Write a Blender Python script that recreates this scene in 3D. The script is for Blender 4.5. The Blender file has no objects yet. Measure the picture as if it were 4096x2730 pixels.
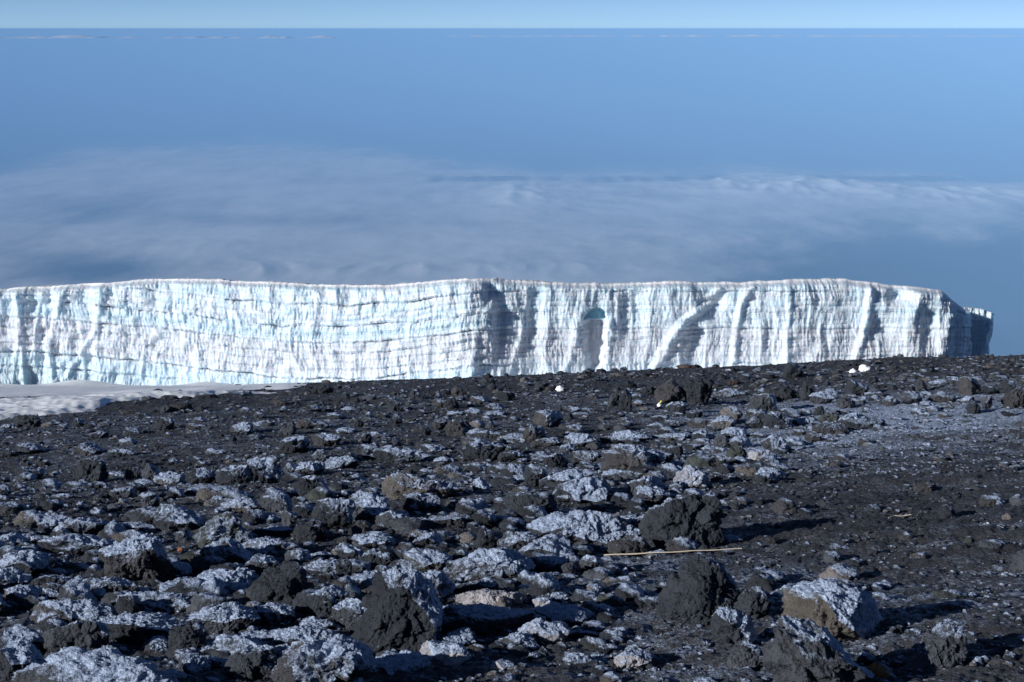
import bpy, math, random
import numpy as np
from mathutils import Vector, Matrix

scene = bpy.context.scene
R = math.radians
FPX = 1600.0                       # focal length in pixels of a 1024 wide frame
PITCH = math.atan(312.3 / FPX)     # camera looks down so the far horizon sits near the top

# ------------------------------------------------------------------ camera
cam_d = bpy.data.cameras.new("camera")
cam = bpy.data.objects.new("camera", cam_d)
scene.collection.objects.link(cam)
scene.camera = cam
cam.location = (0, 0, 0)
cam.rotation_euler = (math.pi / 2 - PITCH, 0, 0)
cam_d.sensor_width = 36.0
cam_d.lens = 36.0 * FPX / 1024.0
cam_d.clip_start = 0.1
cam_d.clip_end = 900000.0

# ------------------------------------------------------------------ sky and sun
SUN_AZ = R(57)      # sun stands behind the camera, this far round to the left
SUN_EL = R(18)
to_sun = Vector((-math.sin(SUN_AZ) * math.cos(SUN_EL), -math.cos(SUN_AZ) * math.cos(SUN_EL), math.sin(SUN_EL)))
world = bpy.data.worlds.new("World")
scene.world = world
world.use_nodes = True
wn = world.node_tree
wn.nodes.clear()
sky = wn.nodes.new("ShaderNodeTexSky")
sky.sky_type = 'NISHITA'
sky.sun_disc = False
sky.sun_elevation = SUN_EL
sky.sun_rotation = math.atan2(to_sun.x, to_sun.y)
sky.altitude = 5600
sky.air_density = 0.58
sky.dust_density = 0.0
sky.ozone_density = 2.7
bg = wn.nodes.new("ShaderNodeBackground")
bg.inputs[1].default_value = 0.098
wo = wn.nodes.new("ShaderNodeOutputWorld")
wn.links.new(sky.outputs[0], bg.inputs[0])
wn.links.new(bg.outputs[0], wo.inputs[0])
sd = bpy.data.lights.new("sun", 'SUN')
sd.energy = 5.0
sd.angle = R(0.5)
sd.color = (1.0, 0.99, 0.98)
so = bpy.data.objects.new("sun", sd)
so.rotation_euler = to_sun.to_track_quat('Z', 'Y').to_euler()
scene.collection.objects.link(so)
scene.view_settings.view_transform = 'Standard'
scene.view_settings.look = 'None'
scene.view_settings.exposure = 0.0
scene.view_settings.gamma = 1.0
cy = scene.cycles
cy.use_denoising = True
cy.max_bounces = 6
cy.diffuse_bounces = 3
cy.glossy_bounces = 1
cy.transparent_max_bounces = 12
cy.volume_bounces = 2
cy.caustics_reflective = False
cy.caustics_refractive = False

# ------------------------------------------------------------------ numeric helpers
_rs = np.random.RandomState(5)
PERM = np.concatenate([_rs.permutation(256)] * 4).astype(np.int64)
G = _rs.normal(size=(256, 3))
G /= np.linalg.norm(G, axis=1)[:, None]


def perlin(p):
    p = np.asarray(p, dtype=np.float64)
    i = np.floor(p).astype(np.int64)
    f = p - i
    u = f * f * f * (f * (f * 6 - 15) + 10)
    i &= 255
    out = np.zeros(len(p))
    for dx in (0, 1):
        wx = u[:, 0] if dx else 1 - u[:, 0]
        a = PERM[(i[:, 0] + dx) & 255]
        for dy in (0, 1):
            wy = u[:, 1] if dy else 1 - u[:, 1]
            b = PERM[a + ((i[:, 1] + dy) & 255)]
            for dz in (0, 1):
                wz = u[:, 2] if dz else 1 - u[:, 2]
                g = G[PERM[b + ((i[:, 2] + dz) & 255)] & 255]
                d = g[:, 0] * (f[:, 0] - dx) + g[:, 1] * (f[:, 1] - dy) + g[:, 2] * (f[:, 2] - dz)
                out += wx * wy * wz * d
    return out * 1.5


def fbm(p, octv=4, gain=.5, lac=2.03):
    p = np.asarray(p, dtype=np.float64)
    a, s = 1.0, 0.0
    for k in range(octv):
        s = s + a * perlin(p * lac ** k + 17.3 * k)
        a *= gain
    return s


def ridged(p, octv=3, gain=.5, lac=2.1):
    a, s = 1.0, 0.0
    for k in range(octv):
        s = s + a * (1 - 2 * np.abs(perlin(np.asarray(p) * lac ** k + 9.1 * k)))
        a *= gain
    return s


def sstep(a, b, x):
    t = np.clip((x - a) / (b - a), 0, 1)
    return t * t * (3 - 2 * t)


def pix_dir(c, r):
    a = (c - 512) / FPX
    b = (r - 341) / FPX
    cp, sp = math.cos(PITCH), math.sin(PITCH)
    return a, cp - b * sp, -sp - b * cp


# the slope we stand on: falls away forward, a little to the left; crest about 60 m out
def height(x, y):
    x = np.asarray(x, dtype=np.float64)
    y = np.asarray(y, dtype=np.float64)
    xs = 80 * np.tanh(x / 80)
    near = -1.7 - .191 * np.maximum(y, -15) + .043 * xs
    yy = np.maximum(y, 1.0)
    u = np.clip(x / np.maximum(yy, 60), -.45, .45)
    r60 = (1.7 + .191 * 60 - .043 * 60 * u) / 60
    s = sstep(60, 330, yy) * .5 + np.clip((yy - 60) / 290, 0, 1) * .5
    far = -yy * (r60 + (.2245 - r60) * s)
    far = far - np.clip(yy - 345, 0, 2500) * .16 - np.clip(yy - 2800, 0, 1e9) * .12
    return np.maximum(np.where(y > 60, far, near), -4703.0)


def undulate(x, y):
    n = len(x)
    z = np.zeros(n)
    r = np.hypot(x, y)
    p = np.stack([x, y, np.zeros(n)], 1)
    z += .35 * perlin(p / 9.0 + 3) * sstep(3, 14, r) * (1 - sstep(60, 120, r) * .5)
    z += .10 * perlin(p / 2.3 + 7) * (1 - sstep(80, 200, r))
    return z


def ground_z(x, y):
    x = np.atleast_1d(np.asarray(x, dtype=np.float64))
    y = np.atleast_1d(np.asarray(y, dtype=np.float64))
    return height(x, y) + undulate(x, y)


def on_ground(c, r):
    """where the sight line through a point of the photograph meets the slope"""
    d = pix_dir(c, r)
    ys = np.exp(np.linspace(math.log(4), math.log(75), 700))
    t = ys / d[1]
    zz = ground_z(d[0] * t, ys)
    below = d[2] * t - zz
    k = np.where(below < 0)[0]
    if len(k) == 0:
        k = [int(np.argmin(below))]
    y = ys[k[0]]
    t = y / d[1]
    return d[0] * t, y


# ------------------------------------------------------------------ mesh helpers
def mesh_obj(name, v, f, mat, parent=None, smooth=True, attr=None):
    me = bpy.data.meshes.new(name)
    v = np.ascontiguousarray(v, dtype=np.float32)
    f = np.ascontiguousarray(f, dtype=np.int32)
    k = f.shape[1]
    me.vertices.add(len(v))
    me.vertices.foreach_set("co", v.ravel())
    me.loops.add(f.size)
    me.loops.foreach_set("vertex_index", f.ravel())
    me.polygons.add(len(f))
    me.polygons.foreach_set("loop_start", np.arange(0, f.size, k, dtype=np.int32))
    me.polygons.foreach_set("loop_total", np.full(len(f), k, dtype=np.int32))
    me.update(calc_edges=True)
    me.polygons.foreach_set("use_smooth", np.full(len(f), smooth, dtype=bool))
    if attr is not None:
        a = me.color_attributes.new("tone", 'FLOAT_COLOR', 'POINT')
        a.data.foreach_set("color", np.ascontiguousarray(attr, dtype=np.float32).ravel())
    if mat is not None:
        me.materials.append(mat)
    o = bpy.data.objects.new(name, me)
    scene.collection.objects.link(o)
    if parent is not None:
        o.parent = parent
    return o


def tag(o, label=None, cat=None, group=None, kind=None):
    if label:
        o["label"] = label
    if cat:
        o["category"] = cat
    if group:
        o["group"] = group
    if kind:
        o["kind"] = kind
    return o


def grid_faces(nr, nc):
    i = np.arange(nr * nc).reshape(nr, nc)
    return np.stack([i[:-1, :-1].ravel(), i[:-1, 1:].ravel(), i[1:, 1:].ravel(), i[1:, :-1].ravel()], 1)


_ico = {}
FROST_DIR = np.array([.44, .26, .86])
FR_FIELD = None


def ico(sub):
    if sub in _ico:
        return _ico[sub]
    if sub == 0:
        t = (1 + 5 ** .5) / 2
        v = np.array([(-1, t, 0), (1, t, 0), (-1, -t, 0), (1, -t, 0), (0, -1, t), (0, 1, t), (0, -1, -t), (0, 1, -t),
                      (t, 0, -1), (t, 0, 1), (-t, 0, -1), (-t, 0, 1)], float)
        v /= np.linalg.norm(v[0])
        f = np.array([(0, 11, 5), (0, 5, 1), (0, 1, 7), (0, 7, 10), (0, 10, 11), (1, 5, 9), (5, 11, 4), (11, 10, 2),
                      (10, 7, 6), (7, 1, 8), (3, 9, 4), (3, 4, 2), (3, 2, 6), (3, 6, 8), (3, 8, 9), (4, 9, 5),
                      (2, 4, 11), (6, 2, 10), (8, 6, 7), (9, 8, 1)])
    else:
        v, f = ico(sub - 1)
        e = np.sort(np.concatenate([f[:, [0, 1]], f[:, [1, 2]], f[:, [2, 0]]]), axis=1)
        ue, inv = np.unique(e, axis=0, return_inverse=True)
        inv = inv.ravel()
        m = v[ue[:, 0]] + v[ue[:, 1]]
        m /= np.linalg.norm(m, axis=1)[:, None]
        n = len(f)
        a, b, c = inv[:n] + len(v), inv[n:2 * n] + len(v), inv[2 * n:] + len(v)
        v = np.concatenate([v, m])
        f = np.concatenate([np.stack([f[:, 0], a, c], 1), np.stack([f[:, 1], b, a], 1),
                            np.stack([f[:, 2], c, b], 1), np.stack([a, b, c], 1)])
    _ico[sub] = (v, f)
    return v, f


# ------------------------------------------------------------------ materials
class NT:
    def __init__(self, name):
        self.m = bpy.data.materials.new(name)
        self.m.use_nodes = True
        self.t = self.m.node_tree
        self.t.nodes.clear()
        self.out = self.t.nodes.new("ShaderNodeOutputMaterial")

    def n(self, typ, ins=None, **kw):
        nd = self.t.nodes.new(typ)
        for k, v in kw.items():
            setattr(nd, k, v)
        for k, v in (ins or {}).items():
            if isinstance(v, bpy.types.NodeSocket):
                self.t.links.new(v, nd.inputs[k])
            else:
                nd.inputs[k].default_value = v
        return nd

    def math(self, op, a, b=0.0, c=None, clamp=False):
        ins = {0: a, 1: b}
        if c is not None:
            ins[2] = c
        return self.n("ShaderNodeMath", ins, operation=op, use_clamp=clamp).outputs[0]

    def noise(self, vec, scale, detail=3.0, rough=.55):
        return self.n("ShaderNodeTexNoise", {"Vector": vec, "Scale": scale, "Detail": detail, "Roughness": rough}).outputs["Fac"]

    def mix(self, fac, a, b):
        nd = self.t.nodes.new("ShaderNodeMix")
        nd.data_type = 'RGBA'
        for k, v in ((0, fac), (6, a), (7, b)):
            if isinstance(v, bpy.types.NodeSocket):
                self.t.links.new(v, nd.inputs[k])
            else:
                nd.inputs[k].default_value = v
        return nd.outputs[2]

    def ramp(self, x, a, b, c=0.0, d=1.0):
        return self.n("ShaderNodeMapRange", {0: x, 1: a, 2: b, 3: c, 4: d}, interpolation_type='SMOOTHSTEP').outputs[0]


FROST = (.50, .575, .715, 1)


def stone_material(name, is_ground=False):
    t = NT(name)
    geo = t.n("ShaderNodeNewGeometry")
    pos = geo.outputs["Position"]
    at = t.n("ShaderNodeAttribute", attribute_name="tone")
    tone, fr = at.outputs["Color"], at.outputs["Alpha"]
    nA = t.noise(pos, 5.0, 4)
    nB = t.noise(pos, 28.0, 4, .65)
    nC = t.noise(pos, 95.0, 3, .7)
    k = t.math('MULTIPLY_ADD', nA, 1.1, t.math('MULTIPLY_ADD', nB, 1.0, -.15))
    base = t.n("ShaderNodeVectorMath", {0: tone, "Scale": k}, operation='SCALE').outputs[0]
    # rusty and ashy speckle that belongs to the lava itself
    sp = t.ramp(nC, .62, .8, 0, .35)
    base = t.mix(sp, base, (.125, .135, .155, 1))
    nz = t.n("ShaderNodeVectorMath", {0: geo.outputs["Normal"], 1: (.44, .34, .83)}, operation='DOT_PRODUCT').outputs["Value"]
    a = t.math('MULTIPLY_ADD', nB, .95 if not is_ground else 1.2, t.math('MULTIPLY_ADD', nA, 1.0, t.math('MULTIPLY_ADD', nC, .40, -1.175 if not is_ground else -1.30)))
    if is_ground:
        f = t.math('ADD', nz, a)
        f = t.math('SUBTRACT', f, t.math('MULTIPLY_ADD', fr, -1.55, 1.58))
        mask = t.ramp(f, -.15, .62, 0, .94)
    else:
        g_ = t.math('MULTIPLY_ADD', nB, .85, t.math('MULTIPLY_ADD', nC, .55, t.math('MULTIPLY_ADD', nz, .24, -.82)))
        mask = t.ramp(t.math('ADD', fr, g_), .34, .80, 0, .93)
    fcol = t.mix(t.ramp(t.math('MULTIPLY_ADD', nB, .6, t.math('MULTIPLY', nC, .5)), .38, .68), (.13, .175, .27, 1), (.50, .59, .75, 1))
    col = t.mix(mask, base, fcol)
    vor = t.n("ShaderNodeTexVoronoi", {"Vector": pos, "Scale": 34.0}).outputs["Distance"]
    h = t.math('MULTIPLY_ADD', nB, 1.0, t.math('MULTIPLY_ADD', nC, .55, t.math('MULTIPLY', t.ramp(vor, 0, .45), .35)))
    h = t.math('MULTIPLY_ADD', mask, .25, h)
    bump = t.n("ShaderNodeBump", {"Height": h, "Strength": .9, "Distance": .022})
    b = t.n("ShaderNodeBsdfPrincipled", {"Base Color": col, "Roughness": .88, "Normal": bump.outputs[0]})
    b.inputs["Specular IOR Level"].default_value = .25
    t.t.links.new(b.outputs[0], t.out.inputs[0])
    return t.m


ROCK = stone_material("lava_rock")
GROUND = stone_material("volcanic_gravel", True)


def simple(name, col, rough=.8, bump=None, scale=20., var=.15):
    t = NT(name)
    pos = t.n("ShaderNodeNewGeometry").outputs["Position"]
    n = t.noise(pos, scale, 4)
    c2 = tuple(min(1, c * (1 + var)) for c in col[:3]) + (1,)
    c1 = tuple(c * (1 - var) for c in col[:3]) + (1,)
    c = t.mix(n, c1, c2)
    b = t.n("ShaderNodeBsdfPrincipled", {"Base Color": c, "Roughness": rough})
    if bump:
        bm = t.n("ShaderNodeBump", {"Height": n, "Strength": .6, "Distance": bump})
        t.t.links.new(bm.outputs[0], b.inputs["Normal"])
    t.t.links.new(b.outputs[0], t.out.inputs[0])
    return t.m


SNOW = simple("old_snow", (.93, .955, .99, 1), .6, .015, 5.0, .05)

# glacier ice: the vertex tone holds the kind of ice (clean blue, bubbly white, dusty layer)
t = NT("glacier_ice")
geo = t.n("ShaderNodeNewGeometry")
pos = geo.outputs["Position"]
st = t.n("ShaderNodeVectorMath", {0: pos, 1: (1.6, 1.0, .30)}, operation='MULTIPLY').outputs[0]
n1 = t.noise(st, .9, 4, .6)
n2 = t.noise(pos, 2.2, 4, .65)
at = t.n("ShaderNodeAttribute", attribute_name="tone")
k = t.math('MULTIPLY_ADD', n2, .34, .84)
colr = t.n("ShaderNodeVectorMath", {0: at.outputs["Color"], "Scale": k}, operation='SCALE').outputs[0]
h = t.math('MULTIPLY_ADD', n1, .8, t.math('MULTIPLY', n2, .3))
bm = t.n("ShaderNodeBump", {"Height": h, "Strength": .8, "Distance": .45})
b = t.n("ShaderNodeBsdfPrincipled", {"Base Color": colr, "Roughness": .55, "Normal": bm.outputs[0]})
b.inputs["Specular IOR Level"].default_value = .3
b.inputs["Subsurface Weight"].default_value = .8
b.inputs["Subsurface Radius"].default_value = (.6, .85, 1.0)
b.inputs["Subsurface Scale"].default_value = 1.3
t.t.links.new(b.outputs[0], t.out.inputs[0])
ICE = t.m

# ------------------------------------------------------------------ the slope
def in_frame_theta():
    core = np.linspace(-.40, .40, 1150)
    side = np.linspace(.40, math.pi, 90)[1:]
    return np.concatenate([-side[::-1], core, side])


th = in_frame_theta()
rr = np.concatenate([np.linspace(.15, 5.6, 28)[:-1], np.exp(np.linspace(math.log(5.6), math.log(75), 800))[:-1],
                     np.exp(np.linspace(math.log(75), math.log(360), 110))[:-1],
                     np.exp(np.linspace(math.log(360), math.log(22000), 40))])
TH, RR = np.meshgrid(th, rr)
gx, gy = (RR * np.sin(TH)).ravel(), (RR * np.cos(TH)).ravel()
gz = ground_z(gx, gy)
fine = (np.abs(TH.ravel()) < .42) & (RR.ravel() < 90)
p = np.stack([gx[fine], gy[fine], np.zeros(fine.sum())], 1)
rf = RR.ravel()[fine]
gz[fine] += .030 * fbm(p * 2.6, 2) + .016 * ridged(p * 7.0, 2) + .010 * fbm(p * 21, 2, .6) * (rf < 40)


def ground_frost(x, y):
    """frost lies in drifts on the open gravel to the right and thinly elsewhere"""
    pp = np.stack([x, y, np.zeros(len(x))], 1)
    big = perlin(pp / np.array([2.2, 3.4, 1]) + 11) + .5 * perlin(pp / .8 + 5)
    u = x / np.maximum(y, 1)
    fz = .44 + .15 * big
    # open frosty apron on the right in the middle distance
    fz += .13 * perlin(pp / np.array([1.5, .42, 1]) + 21)
    fz += .37 * np.exp(-(((u - .235) / .10) ** 2 + ((y - 27) / 8.5) ** 2))
    fz += .16 * np.exp(-(((u - .28) / .12) ** 2 + ((y - 24) / 5) ** 2))
    fz += .16 * np.exp(-(((u - .09) / .10) ** 2 + ((y - 19) / 4) ** 2))
    fz += .10 * np.exp(-(((u - .16) / .16) ** 2 + ((y - 10.5) / 2) ** 2)) * (big > 0)
    fz -= .10 * np.exp(-(((u - .22) / .14) ** 2 + ((y - 14) / 3) ** 2))
    fz -= .10 * sstep(34, 50, y)
    return np.clip(fz, 0, 1)


tn = np.zeros((len(gx), 4))
q = np.stack([gx, gy, np.zeros(len(gx))], 1)
mixn = sstep(-.4, .5, perlin(q / 1.7) + .4 * perlin(q / .4))[:, None]
tn[:, :3] = np.array([.042, .047, .059]) * (1 - mixn) + np.array([.052, .054, .062]) * mixn
tn[:, 3] = ground_frost(gx, gy)
# close the ring behind the camera by joining first and last column
nr, nc = TH.shape
F = grid_faces(nr, nc)
ground = mesh_obj("ground", np.stack([gx, gy, gz], 1), F, GROUND, attr=tn)
tag(ground, "dark volcanic gravel slope running down to the crest", kind="structure")

# ------------------------------------------------------------------ snow below the ice cliff and along the crest
ths = np.linspace(-.75, .22, 1000)
rs_ = np.concatenate([np.exp(np.linspace(math.log(34), math.log(78), 260))[:-1], np.exp(np.linspace(math.log(78), math.log(362), 170))])
TS, RS = np.meshgrid(ths, rs_)
sx, sy = (RS * np.sin(TS)).ravel(), (RS * np.cos(TS)).ravel()
q = np.stack([sx, sy, np.zeros(len(sx))], 1)
u = sx / sy
base = ground_z(sx, sy)
# outer field, starts a little before the crest on the left
edge = 58.5 + 3 * perlin(q / 5.0) + np.clip((u + .12) * 70, 0, 60)
tf = np.clip((sy - edge) * .03, -.4, .10) - .6 * sstep(-.145, -.05, u + .02 * perlin(q / 6.0)) * (sy < 330)
# pillowy strip on the near side of a thin band of rubble
lo = 41.5 + (u + .32) * 62 + 2.0 * perlin(q / 3.0 + 4) + 1.0 * perlin(q / 1.0)
hi = 54.5 - np.clip((u + .2) * 5, 0, 3) + 1.2 * perlin(q / 3 + 9)
ts = np.minimum((sy - lo) * .10, (hi - sy) * .10)
ts = np.clip(ts, -.4, .16) + .05 * perlin(q / np.array([1.6, .9, 1])) + .045 * perlin(q / .6) + .03 * perlin(q / .22)
ts = np.where(u < .02, ts, -.4) - .5 * sstep(-.13, .03, u) * (1 - .6 * (perlin(q / 2.2 + 2) > .1))
snow = np.maximum(tf, ts)
sz = base + snow - .035
sz += np.where(sy > 60, .03 * perlin(q / np.array([3.0, 4.0, 1])) + .03 * perlin(q / 1.1), 0) * sstep(60, 70, sy)
# wind blown banks heaped against the foot of the cliff on the left
pu = (u * FPX + 512) * 2.298
bank = 1.5 * np.exp(-((pu - 165) / 70) ** 2) + 1.0 * np.exp(-((pu - 460) / 60) ** 2) + .7 * np.exp(-((pu + 60) / 90) ** 2)
sz += bank * sstep(318, 349, sy)
snow_o = mesh_obj("snow", np.stack([sx, sy, sz], 1), grid_faces(*TS.shape), SNOW)
tag(snow_o, "white snow field below the ice cliff and along the crest", kind="structure")

# ------------------------------------------------------------------ glacier
def lerp_pts(x, pts):
    a = np.array(pts, float)
    return np.interp(x, a[:, 0], a[:, 1])


K = 2.298
TOP = [(-700, 690), (-300, 684), (0, 665), (60, 660), (150, 656), (250, 650), (350, 642), (430, 641), (600, 648), (750, 655), (880, 657),
       (950, 650), (1000, 647), (1060, 641), (1100, 640), (1150, 643), (1270, 650), (1400, 653), (1560, 648), (1700, 650),
       (1830, 643), (1940, 642), (2000, 650), (2050, 657), (2100, 660), (2160, 668), (2190, 690), (2215, 712), (2225, 716)]
DIP = [(-700, -110), (0, -62), (150, -55), (300, -41), (450, -24), (550, -13), (650, -3), (800, 0), (946, -10), (1103, -30), (1200, -33), (2300, -33)]
PLAN = [(-700, 372), (-300, 360), (0, 353), (150, 354), (400, 351), (800, 344), (1080, 337.5), (1128, 339), (1160, 341), (1350, 346), (1600, 349),
        (1900, 353), (2060, 355), (2140, 356), (2182, 358), (2208, 367), (2220, 392), (2224, 424)]
NC, NR = 1900, 290
sp = np.concatenate([np.linspace(-700, 0, 220)[:-1], np.linspace(0, 2150, 1500)[:-1], np.linspace(2150, 2224, 182)])
NC = len(sp)
vt = np.linspace(0, 1, NR)
X, V = np.meshgrid(sp, vt)
Xf, Vf = X.ravel(), V.ravel()
wob = 6 * perlin(np.stack([Xf / 60, np.zeros(len(Xf)), np.zeros(len(Xf))], 1))
yp = lerp_pts(Xf, PLAN)
trow = (lerp_pts(Xf, TOP) + 2.5 * perlin(np.stack([Xf / 75, Xf * 0, Xf * 0 + 14], 1)) + 1.3 * perlin(np.stack([Xf / 26, Xf * 0, Xf * 0 + 4], 1)) + 1.0 * perlin(np.stack([Xf / 11, Xf * 0, Xf * 0 + 8], 1))) / K
ct = Xf / K
d0, d1, d2 = pix_dir(ct, trow)
ztop = d2 * yp / d1
d0b, d1b, _ = pix_dir(ct, 385.0)
xw = d0b * yp / d1b
zbot = height(xw, yp) - 3.0
zz = zbot + (ztop - zbot) * Vf
xm = Xf * .0952 + np.where(Xf > 2150, (yp - 356), 0)    # metres along the wall
# row in the photograph's tall units of each point, for the layering
rowm = (341 + FPX * np.tan(np.arctan(-zz / yp) - PITCH)) * K
L = rowm - 752 - lerp_pts(Xf, DIP) + 4 * perlin(np.stack([Xf / 70, rowm / 60, Xf * 0], 1))
Z0 = np.zeros(len(Xf))


def P(a, b, s=0.):
    return np.stack([xm / a, zz / b, Z0 + s], 1)


wiggle = .7 * perlin(np.stack([xm / 9, zz / 7, Z0 + 3], 1))
xm_keep = xm
xm = xm + wiggle
relief = 1.7 * perlin(P(15, 60, 1)) * np.where(Xf > 1130, .9, .8)
fl = 1 - 2 * np.abs(perlin(P(4.6, 30, 2)))
relief += np.where(Xf > 1130, .80, .5) * fl * (.55 + .45 * sstep(-.4, .4, perlin(P(22, 30, 8))))
leftcol = np.exp(-((Xf - 110) / 110) ** 2)
relief += leftcol * 1.5 * (1 - 2 * np.abs(perlin(P(3.6, 34, 5))))
relief += np.where(Xf > 1130, .24, .22) * sstep(-.5, .4, perlin(P(7, 12, 61))) * 1.5 * (1 - 2 * np.abs(perlin(P(1.5, 9, 3))))
relief += .15 * (1 - 2 * np.abs(perlin(P(.62, 3.6, 4)))) * (.4 + sstep(-.3, .4, perlin(P(9, 5, 12))))
pass
relief += np.where(Xf > 1130, .40, .70) * perlin(P(3.0, 2.4, 7)) + .14 * perlin(P(1.3, 1.0, 37)) * (Xf < 1130)
lay = np.floor((L + 130 + 5 * perlin(np.stack([Xf / 25, Z0, Z0 + 50], 1))) / 13.0)
inl = (L + 130) / 13.0 - lay
relief += .20 * (1 - 2 * np.abs(perlin(np.stack([xm / .85 + lay * 7.3, zz / 8, Z0 + lay], 1)))) * (1.15 - .7 * np.clip(inl, 0, 1)) * np.where(Xf > 1130, .75, 1)
relief += .12 * perlin(np.stack([xm / .36 + lay * 3.1, zz / 2.2, Z0 + lay], 1))
relief += .10 * perlin(P(.8, .5, 27)) * sstep(-.1, .5, perlin(P(10, 6, 28)))  * (.6 + .6 * sstep(-.2, .4, perlin(P(14, 8, 14))))
# grooves melted along dusty layers, stronger left of the corner
dirt = Z0.copy()
gw = {-49: 1.0, -28: .3, 0: 1.0, 38: .75, 62: .6, 80: .35, 118: 1.0, 150: .8, -15: .25, 20: .3, 98: .35}
side = np.where(Xf < 1130, 1.0, .45)
for off, amp in gw.items():
    pres = .12 + .88 * sstep(-.15, .35, perlin(np.stack([Xf / 75, Z0 + off * 1.7, Z0], 1)) + .45 * perlin(np.stack([Xf / 14, Z0 + off, Z0 + 2], 1)))
    jag = 2.4 * perlin(np.stack([Xf / 22, Z0 + off, Z0 + 15], 1)) + 1.7 * perlin(np.stack([Xf / 7, Z0 + off, Z0 + 5], 1))
    e = L - off + jag
    wd_ = 1.9 + 1.2 * perlin(np.stack([Xf / 31, Z0 + off, Z0 + 25], 1))
    relief -= amp * side * pres * .65 * np.exp(-(e / wd_) ** 2)
    relief += amp * side * .55 * np.exp(-((e + 7) / 5.0) ** 2)
    dirt = np.maximum(dirt, amp * side * pres * np.exp(-((e - .3) / wd_) ** 2))
for q_ in range(26):
    off = -110 + q_ * 10.5
    e = L - off
    relief -= .16 * np.exp(-(e / 1.7) ** 2) * sstep(-.1, .5, perlin(np.stack([Xf / 60, Z0 + off, Z0 + 7], 1)) + .3)


def ridge_line(pts, w, a):
    """a buttress of ice that runs down the wall through these points"""
    global relief
    pr = np.array(pts, float)
    pr = pr[np.argsort(pr[:, 1])]
    xc = np.interp(rowm, pr[:, 1], pr[:, 0])
    g = np.clip(1 - np.abs(Xf - xc) / w, 0, 1)
    on = sstep(pr[0, 1] - 10, pr[0, 1] + 8, rowm)
    g = g * g * (3 - 2 * g)
    relief = relief + .44 * a * g * on * (.75 + .5 * perlin(np.stack([Xf / 30, rowm / 14, Z0 + 40], 1)))


def hollow(cx, cy, wx, wy, a):
    global relief
    e = ((Xf - cx) / wx) ** 2 + ((rowm - cy) / wy) ** 2
    relief = relief - .7 * a * np.exp(-e ** 1.4)


ridge_line([(1652, 655), (1625, 700), (1575, 735), (1535, 790), (1500, 860)], 24, 4.2)
ridge_line([(1730, 650), (1700, 700), (1690, 760), (1684, 860)], 15, 2.8)
ridge_line([(1400, 735), (1395, 860)], 12, 2.0)
ridge_line([(1330, 720), (1318, 790), (1290, 870)], 18, 2.2)
ridge_line([(1808, 640), (1805, 860)], 12, 1.8)
ridge_line([(1995, 660), (1990, 730), (1960, 850)], 16, 3.0)
ridge_line([(2110, 655), (2095, 720), (2085, 850)], 26, 2.4)
ridge_line([(2185, 720), (2165, 780), (2160, 850)], 20, 2.6)
ridge_line([(1215, 650), (1200, 760), (1170, 870)], 14, 1.5)
ridge_line([(160, 650), (125, 760), (120, 870)], 12, 1.6)
ridge_line([(245, 660), (225, 760), (150, 870)], 13, 1.6)
ridge_line([(45, 670), (50, 760), (30, 870)], 12, 1.5)
hollow(1130, 665, 16, 22, 3.0)
hollow(1150, 720, 16, 70, 1.5)
hollow(1225, 715, 26, 60, 1.8)
hollow(1635, 695, 24, 28, 2.6)
hollow(1448, 720, 26, 70, 1.8)
hollow(1775, 790, 20, 60, 1.8)
hollow(1600, 790, 22, 60, 1.6)
hollow(2060, 680, 26, 20, 3.0)
hollow(2130, 745, 24, 55, 2.6)
hollow(2020, 755, 26, 26, 2.0)
hollow(100, 700, 32, 60, 1.6)
# the arched blue hollow: flat floor, rounded roof, and a smooth slot under it
arch = sstep(705, 712, rowm - 20 * np.abs((Xf - 1370) / 27) ** 2.4) * (1 - sstep(732, 735, rowm)) * (1 - sstep(22, 30, np.abs(Xf - 1364) + 5 * perlin(np.stack([rowm / 6, Z0, Z0], 1))))
slot = sstep(733, 737, rowm) * (1 - sstep(12, 30, np.abs(Xf - 1366) + 7 * perlin(np.stack([rowm / 14, Xf / 30, Z0], 1)) + np.clip(rowm - 800, 0, 90) * .25)) * (1 - sstep(830, 880, rowm))
relief = relief * (1 - .7 * np.maximum(arch, slot)) - 1.5 * arch - .9 * slot
xm = xm_keep
# the upper lip is rounded and weathered, the whole wall leans back slightly
lean = 3.4 * Vf ** 1.2
lip = 2.4 * sstep(.93, 1.0, Vf) ** 2
yd = yp - relief * (1 - .55 * sstep(.95, 1, Vf)) + lean + lip
# snow fans at the foot on the right
fan = sstep(.30, 0, Vf) * 0
xoff = np.where(Xf > 2180, relief * .6 * sstep(2180, 2222, Xf), 0)
zz2 = zz * (1 + (yd / yp - 1) * Vf) + .10 * perlin(np.stack([xm / 1.1, Z0, Z0 + 31], 1)) * sstep(.9, 1, Vf)
vx = xw * (yd / yp) * .35 + xw * .65 + xoff
# plateau behind the lip
rows_back = [(1.2, -.05), (3.5, -.35), (9, -1.7), (22, -5.2), (45, -11.5), (80, -24), (110, -42)]
xl, yl, zl = vx[-NC:], yd[-NC:], zz2[-NC:]
bv = []
taper = 1 - .9 * sstep(2120, 2224, sp)
for dy, dz in rows_back:
    nn = .25 * perlin(np.stack([sp / 30, np.full(NC, dy), np.zeros(NC)], 1)) * min(1, dy / 3)
    bv.append(np.stack([xl, yl + dy * taper, zl + dz * (1 + .3 * (1 - taper)) + nn], 1))
VV = np.concatenate([np.stack([vx, yd, zz2], 1)] + bv)
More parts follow.
